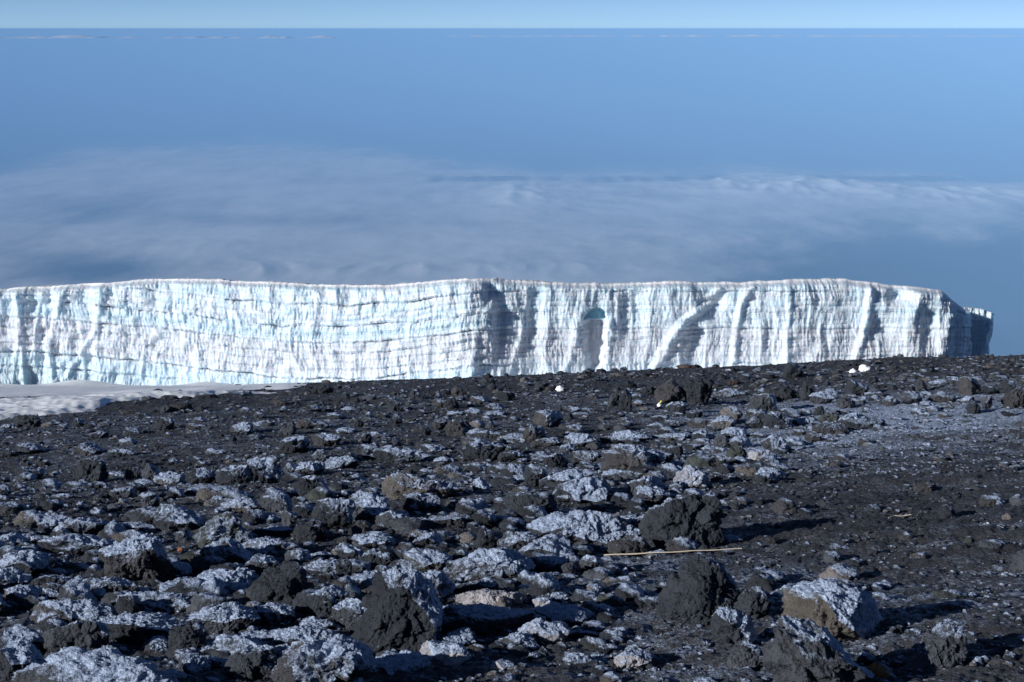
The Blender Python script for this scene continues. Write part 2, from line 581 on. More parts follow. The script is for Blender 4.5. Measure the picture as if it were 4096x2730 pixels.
# ice kinds
clean = np.clip(.32 + .9 * perlin(np.stack([Xf / 45, rowm / 26, Z0 + 1], 1)) + .35 * perlin(np.stack([Xf / 10, rowm / 22, Z0 + 2], 1)), 0, 1)
upper = sstep(60, -10, L)
clean = clean * (.22 + .78 * upper)
clean = np.maximum(clean, .75 * np.exp(-((L - 18) / 15) ** 2) * np.where(Xf < 1130, 1, .5))
clean = np.maximum(clean, .7 * sstep(115, 128, L) * np.where(Xf < 1130, 1, .4))
clean = np.maximum(clean, arch)
dust_slot = sstep(28, 45, L) * (1 - sstep(100, 118, L)) * np.clip(.55 + .8 * perlin(np.stack([Xf / 30, rowm / 12, Z0 + 5], 1)) + .5 * perlin(np.stack([Xf / 4, rowm / 18, Z0 + 6], 1)), 0, 1)
dust_slot = np.maximum(dust_slot, slot * .9)  # the slot under the arch is greyed like the dusty band
white = np.array([.70, .765, .83])
blue = np.array([.55, .71, .80])
deep = np.array([.55, .86, .96])
grey = np.array([.58, .59, .64])
dark = np.array([.42, .46, .51])
col = white * (1 - clean[:, None]) + blue * clean[:, None]
col = col * (1 - .75 * dust_slot[:, None]) + grey * .75 * dust_slot[:, None]
dk = np.clip(dirt, 0, 1)[:, None] * .85
col = col * (1 - dk) + dark * dk
a_ = (arch * np.clip(.7 + .8 * perlin(np.stack([Xf / 9, rowm / 5, Z0 + 3], 1)), 0, 1))[:, None]
col = col * (1 - a_) + deep * a_
cap = sstep(.972, .99, Vf + .01 * perlin(np.stack([Xf / 12, Z0, Z0], 1)))[:, None]
col = col * (1 - cap) + np.array([.88, .90, .95]) * cap
tn = np.ones((len(VV), 4))
tn[:len(Xf), :3] = col
tn[len(Xf):, :3] = (.86, .885, .93)
glacier = bpy.data.objects.new("glacier", None)
scene.collection.objects.link(glacier)
glacier.location = (0, 350, -80)
tag(glacier, "long white and blue glacier with a fluted ice cliff standing beyond the dark slope", "glacier")


def child_of_glacier(o):
    o.parent = glacier
    o.matrix_parent_inverse = Matrix.Translation((0, -350, 80))
    return o


child_of_glacier(mesh_obj("ice_cliff", VV, grid_faces(NR + len(rows_back), NC), ICE, attr=tn))
# rear lobe, set back and standing in the cliff's shadow
nc2, nr2 = 200, 200
a = np.linspace(2150, 2330, nc2)
vv = np.linspace(0, 1, nr2)
A, B = np.meshgrid(a, vv)
Af, Bf = A.ravel(), B.ravel()
yr = 408 + np.clip(Af - 2272, 0, 99) ** 1.3 * .5
tr = lerp_pts(Af, [(2150, 705), (2215, 709), (2250, 712), (2278, 722), (2330, 728)]) / K
xin = np.minimum(Af, 2278) - 0.0
under = 15 * sstep(1.0, .6, Bf) - 5 * sstep(.5, .1, Bf) + 14 * perlin(np.stack([Af * 0, Bf * 7, Af * 0 + 4], 1)) + 4 * perlin(np.stack([Af / 30, Bf * 5, Af * 0], 1))
xin = np.where(Af > 2240, 2240 + (xin - 2240) * (1 - under / 45), xin)
q0, q1, q2 = pix_dir(xin / K, tr)
zt = q2 * yr / q1
zb = height(q0 * yr / q1, yr) - 5
zr = zb + (zt - zb) * Bf
q0, q1, _ = pix_dir(xin / K, 370.)
pn = np.stack([Af / 9, zr / 12, Af * 0], 1)
rel = 1.0 * perlin(pn) + .5 * perlin(pn * 2.7) + .35 * perlin(np.stack([Af / 40, zr / .9, Af * 0], 1))
V2 = np.stack([q0 * yr / q1 + .4 * rel, yr - rel + 2 * Bf, zr], 1)
back = V2[-nc2:] + np.array([0, 40, -14])
V2 = np.concatenate([V2, V2[-nc2:] + np.array([0, 1.5, -1.0]), back])
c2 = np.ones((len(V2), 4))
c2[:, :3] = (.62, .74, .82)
child_of_glacier(mesh_obj("rear_lobe", V2, grid_faces(nr2 + 2, nc2), ICE, attr=c2))

# ------------------------------------------------------------------ far lowland, cloud sea and the air between
land = simple("lowland_far", (.014, .042, .11, 1), .95, None, .0002, .4)  # blue of the hazy air is put into the land colour
n = 64
ang = np.linspace(0, 2 * math.pi, n, endpoint=False)
v = np.array([(190000 * math.cos(k_), 190000 * math.sin(k_), -4700) for k_ in ang])
me = bpy.data.meshes.new("lowland")
me.from_pydata([tuple(k_) for k_ in v], [], [tuple(range(n))])
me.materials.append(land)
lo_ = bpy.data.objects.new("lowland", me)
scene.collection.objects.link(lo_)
tag(lo_, "hazy blue lowland far below the mountain", kind="structure")


def cloud_material(name, col=(.9, .9, .92, 1)):
    t = NT(name)
    at = t.n("ShaderNodeAttribute", attribute_name="tone")
    pos = t.n("ShaderNodeNewGeometry").outputs["Position"]
    sq = t.n("ShaderNodeVectorMath", {0: pos, 1: (1.0, .33, 1.0)}, operation='MULTIPLY').outputs[0]
    nz = t.math('MULTIPLY_ADD', t.noise(sq, .0006, 4, .6), .65, t.math('MULTIPLY', t.noise(sq, .0022, 4, .65), .55))
    al = t.math('ADD', at.outputs["Alpha"], t.math('MULTIPLY_ADD', nz, 1.0, -.60))
    al = t.ramp(al, .12, 1.05, 0, .80)
    d = t.n("ShaderNodeBsdfDiffuse", {"Color": col})
    tr = t.n("ShaderNodeBsdfTransparent")
    mx = t.n("ShaderNodeMixShader", {0: al, 1: tr.outputs[0], 2: d.outputs[0]})
    t.t.links.new(mx.outputs[0], t.out.inputs[0])
    return t.m


ZC = -2600.0
CM = cloud_material("cloud")
na, nb = 900, 520
cu = np.linspace(-.62, .62, na)
cyy = np.exp(np.linspace(math.log(13000), math.log(90000), nb))
CU, CY = np.meshgrid(cu, cyy)
cx, cyv = (CU * CY).ravel(), CY.ravel()
uu = CU.ravel()
col2353 = (uu * FPX * math.cos(PITCH) + 512) * K   # roughly
row2353 = (341 + FPX * np.tan(np.arctan(-ZC / cyv) - PITCH)) * K
upb = lerp_pts(col2353, [(-900, 470), (-100, 400), (80, 345), (250, 308), (450, 298), (850, 322), (1130, 352), (1250, 372), (1500, 368), (1700, 362), (2000, 372), (2353, 390), (3200, 400)])
dnb = lerp_pts(col2353, [(-900, 700), (0, 900), (1300, 860), (1700, 660), (2000, 590), (2353, 560), (3200, 540)])
wv = 14 * perlin(np.stack([col2353 / 190, row2353 / 60, uu * 0], 1)) + 6 * perlin(np.stack([col2353 / 50, row2353 / 20, uu * 0], 1))
dens = sstep(-16, 60, row2353 - upb + wv) * sstep(-70, 150, dnb - row2353 + 4 * wv)
# clear holes: low left, and a faint lane across the left middle
dens *= 1 - .8 * np.exp(-(((col2353 - 240) / 190) ** 2 + ((row2353 - 622) / 34) ** 2))
dens *= 1 - .35 * np.exp(-(((col2353 - 620) / 330) ** 2 + ((row2353 - 508 - (col2353 - 620) * .02) / 16) ** 2))
dens *= 1 - .35 * np.exp(-(((col2353 - 240) / 220) ** 2 + ((row2353 - 480) / 30) ** 2))
pc = np.stack([cx / 1900, cyv / 1900, cx * 0], 1)
puff = (1 - np.abs(perlin(pc) * 2)) * 1.0 + .6 * (1 - 2 * np.abs(perlin(pc * 2.3))) + .35 * perlin(pc * 5.1) + .2 * perlin(pc * 11)
lump = np.exp(-((row2353 - 440 - 10 * np.sin(col2353 / 160)) / 26) ** 2) * sstep(1050, 1200, col2353)
clus = sstep(-.35, .45, perlin(np.stack([cx / 3800, cyv / 5200, cx * 0 + 3], 1)) + .25 * lump)
low2 = np.exp(-((row2353 - 620) / 22) ** 2) + .7 * np.exp(-((row2353 - 560) / 18) ** 2)
bil = np.clip(1 - 2.2 * np.abs(perlin(np.stack([cx / 900, cyv / 2400, cx * 0 + 9], 1))), 0, 1) + .5 * np.clip(1 - 2 * np.abs(perlin(np.stack([cx / 380, cyv / 1000, cx * 0 + 19], 1))), 0, 1)
cz = ZC + (8 + 25 * lump) * puff * dens + 62 * bil * clus * np.clip(lump + .5 * low2, 0, 1) * dens
tn = np.ones((len(cx), 4))
tn[:, 3] = dens * (.74 + .03 * puff) + .22 * clus * lump * bil
cl = mesh_obj("sea_of_clouds", np.stack([cx, cyv, cz], 1), grid_faces(nb, na), CM, attr=tn)
tag(cl, "pale sheet of cloud spread out far below the glacier", kind="structure")

# a thin broken line of cloud tops near the horizon
def cloud_line(name, label, y0, z0, c0, c1, h, seed):
    nu, nv = 300, 12
    a = np.linspace(c0, c1, nu)
    b_ = np.linspace(0, 1, nv)
    A, B = np.meshgrid(a, b_)
    A, B = A.ravel(), B.ravel()
    d = pix_dir(A / K, 35.)
    x = d[0] / d[1] * y0
    prof = np.clip(.55 + .9 * perlin(np.stack([A / 45, A * 0 + seed, A * 0], 1)) + .5 * perlin(np.stack([A / 14, A * 0 + seed, A * 0 + 3], 1)), 0, 1.2)
    prof *= sstep(c0, c0 + 60, A) * (1 - sstep(c1 - 60, c1, A))
    z = z0 + h * prof * np.sin(B * math.pi)
    y = y0 + (B - .5) * 1400 + 200 * perlin(np.stack([A / 30, B * 3, A * 0 + seed], 1))
    c = np.ones((len(A), 4))
    c[:, 3] = 1.35 * np.clip(prof * 1.4, 0, 1) * np.sin(B * math.pi) ** .5
    o = mesh_obj(name, np.stack([x, y, z], 1), grid_faces(nv, nu), CM, attr=c)
    return tag(o, label, kind="structure")


cloud_line("clouds_horizon", "low bright cloud tops just under the horizon at left", 24000, -142, -60, 800, 42, 3.3)
cloud_line("clouds_horizon_right", "faint flat cloud streak just under the horizon at right", 24000, -116, 1000, 2500, 24, 8.7)

# the air below camera height: pale blue haze
hb = bpy.data.meshes.new("haze")
hx, hz0, hz1 = 195000.0, -4710.0, 6.0
hv = [(sx_ * hx, sy_ * hx, sz_) for sx_ in (-1, 1) for sy_ in (-1, 1) for sz_ in (hz0, hz1)]
hb.from_pydata(hv, [], [(0, 1, 3, 2), (4, 6, 7, 5), (0, 4, 5, 1), (2, 3, 7, 6), (0, 2, 6, 4), (1, 5, 7, 3)])
hm = bpy.data.materials.new("haze")
hm.use_nodes = True
ht = hm.node_tree
ht.nodes.clear()
ho = ht.nodes.new("ShaderNodeOutputMaterial")
pv = ht.nodes.new("ShaderNodeVolumePrincipled")
pv.inputs["Color"].default_value = (.325, .605, .95, 1)
pv.inputs["Density"].default_value = 3.4e-5
pv.inputs["Anisotropy"].default_value = -0.30
ht.links.new(pv.outputs[0], ho.inputs["Volume"])
hm.cycles.homogeneous_volume = True
hb.materials.append(hm)
haze = bpy.data.objects.new("haze", hb)
scene.collection.objects.link(haze)
tag(haze, "pale blue haze filling the air beyond the mountain", kind="stuff")

# ------------------------------------------------------------------ rocks
TONES = {'d': (.030, .035, .044), 'g': (.054, .060, .072), 'b': (.050, .050, .055), 't': (.118, .108, .104),
         'r': (.070, .054, .050), 'o': (.30, .15, .06), 'p': (.36, .35, .37), 'w': (.85, .86, .88), 'y': (.088, .080, .070), 'v': (.055, .062, .060)}


def rock_shape(W, D, H, seed, shape, sub):
    rnd = np.random.RandomState(seed)
    v, f = ico(sub)
    v = v.copy()
    off = rnd.uniform(-50, 50, 3)
    e = .22
    v = v * (1 + e * fbm(v * 1.1 + off, 2))[:, None]
    kcut = {'r': 5, 'b': 16, 'p': 13, 'f': 12, 'l': 13}.get(shape, 12)
    for k_ in range(kcut):
        nrm = rnd.normal(size=3)
        if shape == 'f':
            nrm[2] *= 2.0
        nrm /= np.linalg.norm(nrm)
        o_ = rnd.uniform(.52, .84) if shape != 'r' else rnd.uniform(.72, .9)
        dd = v @ nrm - o_
        v = v - nrm * (np.maximum(dd, 0) * rnd.uniform(.80, 1.0))[:, None]
    if shape in ('p', 'l'):
        z = np.clip((v[:, 2] + .8) / 1.6, 0, 1)
        s = 1 - (.62 if shape == 'p' else .42) * z ** 1.1
        ax = rnd.uniform(-.25, .35)
        v[:, 0] = v[:, 0] * s + ax * z
        v[:, 1] = v[:, 1] * s + .25 * z
    lo3, hi3 = v.min(0), v.max(0)
    v = (v - (lo3 + hi3) / 2) / ((hi3 - lo3) / 2)
    nrm = v / np.linalg.norm(v, axis=1)[:, None]
    v = v * np.array([W / 2, D / 2, H / 2])
    S = (W * D * H) ** (1 / 3)
    q = v / S
    fa, fb, fc_ = v[f[:, 0]], v[f[:, 1]], v[f[:, 2]]
    fn = np.cross(fb - fa, fc_ - fa)
    vn = np.zeros_like(v)
    for k_ in range(3):
        for j_ in range(3):
            vn[:, j_] += np.bincount(f[:, k_], fn[:, j_], len(v))
    vn /= np.linalg.norm(vn, axis=1)[:, None] + 1e-12
    global FR_FIELD
    FR_FIELD = vn @ FROST_DIR + .30 * fbm(q * 2.3 + off + 5, 3)
    d = .045 * ridged(q * 2.6 + off, 2) + .03 * fbm(q * 5.5 + off, 2)
    ks = {2: 5, 3: 8, 4: 18, 5: 34, 6: 60}[sub]
    seeds = nrm[rnd.randint(0, len(nrm), ks)] * np.array([W / 2, D / 2, H / 2])
    tilt = rnd.normal(size=(ks, 3)) * .20
    vw = v + .10 * S * np.stack([perlin(q * 3 + off), perlin(q * 3 + off + 31), perlin(q * 3 + off + 57)], 1)
    d2 = ((vw[:, None, :] - seeds[None]) ** 2).sum(2) if len(v) < 12000 else None
    if d2 is None:
        near = np.concatenate([((vw[a_:a_ + 8000, None, :] - seeds[None]) ** 2).sum(2).argmin(1) for a_ in range(0, len(v), 8000)])
    else:
        near = d2.argmin(1)
    d += np.clip(((v - seeds[near]) * tilt[near]).sum(1) / S, -.07, .07)
    if sub >= 4:
        d += .022 * ridged(q * 9 + off, 2)
        hol = np.maximum(perlin(q * 6 + off * 1.3) - .18, 0)
        d -= .16 * hol
    if sub >= 5:
        d += .016 * fbm(q * 21 + off, 2, .6) - .045 * np.maximum(perlin(q * 15 + off) - .22, 0)
    if sub >= 6:
        d += .008 * ridged(q * 44 + off, 1)
    return v + nrm * (d * S)[:, None] * np.array([1, 1, .8]), f


def rock_attr(v, tone, fr, seed):
    rnd = np.random.RandomState(seed + 9)
    c = np.ones((len(v), 4))
    base = np.array(TONES[tone]) * rnd.uniform(.85, 1.2)
    alt = base * np.array([1.04, 1.02, 1.0]) * 1.2
    m = sstep(-.1, .4, perlin(v * 3.1 + seed))[:, None]
    c[:, :3] = base * (1 - m) + alt * m
    c[:, 3] = np.clip(.5 + .9 * (FR_FIELD - (1.07 - 1.42 * fr)), 0, 1)
    return c


# rocks read off the photograph, one crop at a time: x origin, y origin of the crop, then
# left right top bottom frost(0-9) tone shape [landmark]
DATA = {
 (0, 1797): """
490 730 60 235 3 d p; 100 300 120 220 2 d x; 725 840 150 200 7 g f; 840 940 130 220 3 g x; 955 1090 105 230 2 g x
1035 1270 150 250 8 t f; 1250 1450 130 250 5 d x; 1450 1700 110 260 4 d b; 1640 1890 65 250 5 d b; 1905 1990 100 185 6 g x
1980 2180 85 190 5 g x; 2160 2410 50 150 5 d x; 0 55 265 340 6 d x; -60 150 355 440 3 d f; 130 200 65 130 1 g x
340 500 300 350 5 d f; 735 910 250 350 4 g x; 950 1070 295 415 7 g x; 1240 1610 240 320 6 d f; 1045 1370 380 570 5 d b
605 700 395 460 7 g x; 150 520 435 545 7 d f; 370 720 465 590 6 g x; 840 1010 440 490 7 g f; 750 1040 490 560 6 g f
1400 1520 315 400 5 g x; 1480 1760 320 440 5 t x; 1740 1970 295 435 4 g p; 1880 2090 280 340 5 d f; 1990 2210 190 350 4 d x
1970 2110 365 440 2 g x; 2100 2380 350 570 5 d b; 1310 1690 440 665 5 v p peak; 1690 1880 430 520 6 g x; 1700 2000 520 615 4 d f
1990 2180 480 650 2 d b; 1890 2000 420 540 5 g x; 1600 2050 600 740 7 g f; 1370 1690 610 810 5 b x; 1650 1890 710 860 5 g b
1920 2090 680 800 4 g x; 2080 2230 690 750 5 d f; 690 1160 590 930 7 b x hulk; 280 850 575 720 6 d f; -60 180 570 700 5 d f
-20 320 690 880 6 d x; -40 200 800 940 7 d x; 20 270 925 1090 5 t x; 270 425 940 1040 6 d x; 230 530 850 950 5 d f
445 885 865 1020 3 g f; 1080 1395 865 1020 6 d x; 780 1300 965 1130 5 b x; 1310 1725 800 975 7 g f; 1390 1720 900 1000 6 g f
1710 2080 775 1080 1 d x porous; 2050 2350 750 870 5 d x; 2080 2325 930 1150 6 d r; -40 70 1020 1150 5 d x; 250 790 1015 1200 6 b x
-30 330 1190 1440 6 d x; 320 700 1175 1450 3 g b striped; -60 290 1300 1600 6 d x; 635 1260 1105 1340 6 d f; 960 1170 1260 1380 5 g x
1150 1390 1170 1390 1 d b; 1265 1720 1040 1280 6 g x; 1720 1960 1040 1200 6 d x; 160 1220 1345 1700 8 g f slabfrost; 1190 1400 1380 1530 6 g x
1330 1560 1290 1390 6 d x; 1400 1530 1400 1490 5 g x; 1460 1800 1250 1400 7 g f; 1520 1940 1330 1580 3 d b; 1560 1990 1215 1330 7 g f
1800 2240 1190 1340 7 g x; 1870 2470 1270 1660 6 b r corner; 2250 2480 1030 1220 6 g r; 2020 2240 1130 1250 5 d x; 30 250 650 730 5 d f
380 470 530 610 5 g x; 1060 1160 380 430 6 g x; 1180 1300 540 640 3 g x; 200 330 580 640 6 g x; 1120 1200 70 115 5 d f
1260 1340 1090 1150 2 t x; 1660 1740 450 490 5 d x; 500 570 640 690 6 g x; 600 670 700 740 2 g x; 1300 1400 1090 1160 5 d x""",
 (1350, 1797): """
245 620 -15 105 5 d x; 545 660 130 185 4 d f; 700 825 105 190 5 d x; 640 800 50 110 6 g x; 310 830 165 360 4 t l tanslab
425 690 300 440 4 d r; 810 1010 335 430 6 d f; 905 1030 195 290 7 g p; 1050 1150 325 380 6 g x; 1110 1470 285 480 2 d b black
1095 1270 105 220 4 d x; 1250 1430 110 265 5 d x; 1180 1290 175 240 5 g x; 1360 1730 140 275 6 d f; 1440 1815 190 370 6 d x
1680 1860 290 375 1 b p; 1780 2100 135 215 6 g f; 1950 2210 180 320 5 g f; 2190 2330 220 310 5 g p; 1985 2240 245 390 6 g x
2263 2493 110 280 7 p b pale; 2035 2590 285 700 4 d b block; 1820 2090 580 740 1 b r; 1070 1340 560 700 4 g x; 1220 1580 580 770 5 g x
1310 2020 430 660 8 g f frostsheet; 1600 1800 640 720 2 d x; 1780 2030 440 540 5 g f; 925 1070 530 695 4 d p; 510 700 560 670 5 d x
790 930 440 520 2 d x; 470 840 450 555 3 b f; 265 500 420 545 6 g p; 45 345 290 510 7 g x; 100 365 560 690 7 g x
-5 190 640 790 6 d x; 165 380 680 820 4 d x; 440 755 675 860 6 v x; 380 450 740 800 5 d f; -10 95 750 890 5 d x
70 330 820 930 7 g f; 500 770 830 1040 7 g b; 130 660 800 1385 6 d P giant; 40 240 1020 1240 7 g x; -30 60 980 1080 6 g x
790 1290 675 900 6 b x brownback; 780 1060 885 990 2 d f; 830 1230 945 1100 1 p F pale; 1290 1600 720 850 6 d x; 1500 1610 770 870 3 g r
1630 1790 720 850 6 g x; 1310 1500 830 890 4 d f; 1420 1560 965 1045 5 g b; 1320 1440 1000 1090 6 p x; 1350 1700 1030 1200 8 g r dome
660 1350 1050 1270 4 d f; 1240 1540 1145 1330 7 p x; 1080 1330 1230 1370 5 g x; 680 910 1210 1380 5 d x; 570 880 1295 1480 6 p x
230 600 1360 1550 6 d x; 1040 1200 1415 1520 5 p x; 1530 1700 1370 1470 7 g f; 1860 2110 1340 1490 6 p x whitecap; 2150 2705 715 1210 2 d L spire
1540 1770 1215 1290 4 d f; 1630 1730 1260 1340 3 d x; 1000 1060 1280 1330 2 g x; 640 690 1465 1530 2 g x; 380 460 60 110 3 g x
1700 1780 870 905 4 g x; 1880 1960 960 1010 2 b x; 1940 2000 1020 1080 3 t x; 1780 1830 980 1030 2 t x; 690 780 1090 1150 5 g x
2180 2260 1240 1290 1 b x; 1380 1470 300 350 4 g x; 860 920 160 190 6 g f; 950 1010 150 180 4 g f; 1700 1790 1375 1420 5 g x
1280 1360 1370 1440 5 g x; 1000 1080 1350 1400 5 d x; 960 1060 700 740 5 g f; 740 800 860 960 5 g x""",
 (2696, 1797): """
415 585 105 205 1 t x; 545 760 120 230 6 g x; 200 290 135 175 3 b f; -10 65 220 290 6 d x; 1605 1760 225 310 0 b b loner
960 1085 330 410 1 d x; 1340 1410 355 390 1 d f; 1030 1190 630 700 2 d f; 2205 2280 430 485 1 t x; 1730 1840 40 95 2 b x
2250 2310 110 160 4 d x; 2050 2240 310 400 3 b f; 270 460 570 660 4 b f; 150 240 640 715 0 d p; 405 665 930 1170 3 d r ball
735 1385 880 1330 7 y B tancap; 250 560 1070 1370 6 d x; 365 650 1290 1500 2 g x; 605 1330 1135 1700 4 g Q ridge; 1300 1480 1435 1550 2 o x
1570 1965 1165 1500 5 g P wedge; 1790 1950 1145 1225 4 d r; 1550 1680 1205 1290 4 d f; 1690 1765 1090 1130 3 g x; 1870 1940 1050 1100 1 r x
170 250 1290 1345 3 g x; 130 290 1530 1610 8 g f; 1860 1920 1500 1560 2 g x; 2030 2080 1510 1560 2 g x; 2120 2240 780 835 3 g f
1400 1470 760 790 4 g f; 600 680 830 880 1 g x; 1960 2010 410 440 2 g x; 2060 2130 500 520 2 p f; 1230 1290 740 770 1 g x
640 700 450 480 1 b x; 1380 1420 185 210 1 d p; 890 960 60 100 3 d f; 870 940 1010 1050 2 g x; 700 780 1430 1470 2 g x
1500 1560 640 660 2 g x; 1840 1890 735 765 1 d f; 1000 1040 740 780 1 g x; 2230 2300 800 830 1 d f; 2060 2120 245 280 3 t x""",
 (2696, 1000): """
2115 2155 700 737 1 b x; 2170 2235 710 752 1 d x; 15 185 768 805 0 r f rusty; 255 305 768 798 1 d x; 735 870 755 872 2 d b sentry
890 940 780 825 1 d x; 525 595 795 832 3 g r; 600 760 815 852 3 g f; 1220 1290 820 852 5 g x; 1440 1545 760 828 2 d p
1330 1380 815 850 1 d x; 1590 1660 825 855 5 g f; -130 70 870 1045 1 b x; 60 270 850 1055 1 d x crag; 355 440 870 917 0 r x
260 480 930 995 6 g f; 610 840 890 1025 1 d x; 840 960 870 1025 3 d p; 495 700 970 1105 5 g f; 310 460 1050 1185 3 t x
80 190 1075 1145 3 d x; -30 80 1020 1115 5 d x; 480 670 1075 1215 4 d b; 595 790 1090 1215 4 d x; 100 270 1130 1215 3 b x
240 420 1110 1225 6 t x; 700 850 1060 1135 4 d x; 790 940 1120 1195 5 g x; 910 1090 950 1045 6 g x; 1090 1220 990 1075 1 g r
1150 1310 870 995 4 d x; 1010 1100 930 985 5 g f; 1300 1380 850 915 3 d x; 1280 1400 950 1005 4 g f; 1340 1420 890 945 2 d x
1395 1520 980 1055 5 b x; 1510 1670 950 1055 5 g x; 1430 1500 900 955 1 d x; 1620 1700 860 962 3 g p; 1720 1830 870 912 6 g f
1830 1930 850 912 6 g f; 1910 2060 855 990 4 b b brownblock; 2060 2180 915 985 4 d f; 2170 2300 880 985 3 d b; 1700 1890 950 1040 2 b x
1900 2020 980 1045 6 g f; 1960 2060 1015 1118 3 d b stump; 2060 2140 980 1085 6 g x; 2200 2400 930 1072 2 b x; 1650 1760 1015 1065 4 g x
1780 1890 1040 1088 3 g f; 1860 1920 1020 1062 5 g x; 1260 1320 1045 1085 1 b x; 1120 1250 970 1010 5 g f; 940 1010 1050 1125 1 d x
970 1110 1090 1175 2 v x; 1110 1330 1095 1185 6 g f; 1150 1420 1130 1215 3 d x; 930 1140 1160 1255 2 b x; 1080 1180 1200 1260 2 b x
880 1010 1230 1310 2 b x; 1400 1560 1180 1225 5 d f; 800 890 1205 1265 4 b f; 310 490 1190 1275 8 g f; 120 270 1210 1295 7 d f
-20 120 1230 1290 7 g f; 370 520 1250 1345 7 g x; 260 380 1250 1345 3 g x; 590 790 1240 1385 7 g x; 480 620 1220 1275 5 d x
70 210 1300 1365 4 d x; 180 300 1310 1360 6 d x; 350 490 1325 1435 1 v r; 500 655 1335 1440 6 p x; 250 365 1380 1475 4 b x
100 240 1365 1412 5 d f; 2260 2400 1195 1255 2 d x; 1730 1840 1375 1435 2 b x; 920 990 1410 1442 2 g f; 1110 1170 1300 1342 2 d x
800 870 1280 1332 5 g x; -10 60 1310 1400 3 d x; 1060 1120 855 890 1 d x; 1100 1150 900 940 4 d x; 1560 1600 820 850 1 b x
450 520 830 870 3 g f; 180 260 870 900 4 g f; 1650 1710 800 830 6 g f; 1740 1810 790 815 5 g f; 500 560 900 930 2 g x
1990 2050 760 785 2 d f; 2230 2280 760 790 2 b f; 1400 1450 850 880 2 b x; 980 1050 800 830 3 d f; 2330 2400 850 900 3 b x
1000 1060 870 930 4 d p; 700 760 870 920 4 g x; 560 640 930 975 5 g x; 1180 1240 820 860 4 g x; 2140 2180 840 860 2 d f
1570 1630 870 905 4 d x; 1470 1540 860 895 3 d x; 1890 1950 920 960 3 d x; 1240 1290 1000 1045 5 g x; 1340 1400 1005 1045 4 g x""",
 (1350, 1000): """
790 830 865 892 1 d x; 955 1060 862 915 1 d x; 1010 1070 895 952 1 d r; 1195 1230 850 877 1 d r; 1310 1425 885 962 1 d x
1260 1330 845 872 0 r f; 1070 1195 950 1028 2 d x; 765 865 920 1003 1 b x; 480 560 940 1013 4 d r; 640 745 1000 1080 3 b x
715 815 990 1082 3 d r; 690 750 935 967 5 g x; 900 1030 980 1047 5 b f; 990 1120 1030 1085 4 d x; 855 980 1060 1122 5 g x
730 850 1080 1132 5 g f; 970 1120 1080 1138 5 d f; 110 150 990 1032 1 d x; 150 215 1018 1052 1 d f; 340 440 1010 1102 4 d x
470 510 1055 1087 1 t x; 580 635 1060 1092 2 d x; 20 130 1050 1092 5 g f; 350 435 1100 1182 4 d x; 95 175 1140 1203 1 d x
480 560 1150 1177 7 g f; 555 630 1180 1262 3 d b; 640 740 1140 1222 2 b x; 630 690 1215 1267 2 d x; 725 900 1140 1262 3 b x
790 890 1175 1257 4 d x; -10 110 1190 1247 6 d x; 215 340 1220 1275 6 g f; 155 235 1225 1312 4 d x; 870 1105 1200 1285 6 g f
830 1010 1260 1345 3 b x; 825 1135 1275 1432 3 d x; 1090 1260 1230 1315 5 b x; 1245 1410 1175 1302 3 b x; 1310 1510 1070 1205 5 b b brownblue
1280 1330 1090 1152 1 d x; 1480 1510 1035 1092 2 d p; 1520 1590 1100 1167 1 d x; 1540 1640 1055 1097 6 g f; 1640 1720 1060 1102 5 d f
1535 1700 1090 1132 4 g f; 1890 1980 930 1108 4 d T pillar; 1815 1895 960 1062 2 g x; 1935 2010 880 942 1 d x; 2045 2140 915 982 1 d x
2160 2260 940 1012 1 d x; 1980 2080 1010 1062 4 r x; 2190 2340 1020 1102 5 d x; 1780 1850 1020 1062 6 g x; 1670 1760 965 1012 3 b x
1820 1900 1075 1122 3 d x; 1970 2060 965 1007 4 g f; 1750 1850 1160 1222 3 g x; 1535 1650 1170 1242 4 b x; 1525 1760 1230 1342 7 g x
1300 1500 1260 1342 3 b f; 1490 1600 1300 1372 5 g x; 1760 1900 1250 1312 3 d f; 1840 2120 1210 1305 7 g f; 1680 1770 1290 1352 1 b x
1840 2000 1300 1352 6 d f; 2100 2250 1110 1162 5 d f; 2080 2200 1160 1222 6 g f; 2190 2300 1140 1202 4 d x; 2150 2353 1230 1282 7 g f
1780 2260 1310 1512 4 b b longblock; 2200 2320 1320 1392 4 d x; 1080 1260 1350 1432 2 d f; 1200 1290 1400 1442 2 d f; 1300 1430 1355 1442 4 d x
1385 1560 1370 1482 4 d x; 1580 1780 1350 1442 5 b f; 120 290 1305 1422 4 d b; 280 380 1310 1352 6 g f; 570 720 1305 1372 7 g f
0 0 0 0 0 d x; 860 880 868 884 1 d x; 1400 1440 840 862 1 b f; 1560 1640 850 885 1 d f; 1700 1760 825 848 1 d f
1890 1940 818 845 1 d x; 1640 1690 880 900 1 g f; 1580 1640 900 925 3 g f; 430 470 975 1005 3 d x; 1240 1290 960 985 2 d x
1000 1060 1180 1210 4 d x; 1210 1280 1195 1230 6 g f; 2250 2330 1090 1125 4 g x; 1880 1960 1125 1165 4 g f; 1990 2080 1090 1140 3 g x""",
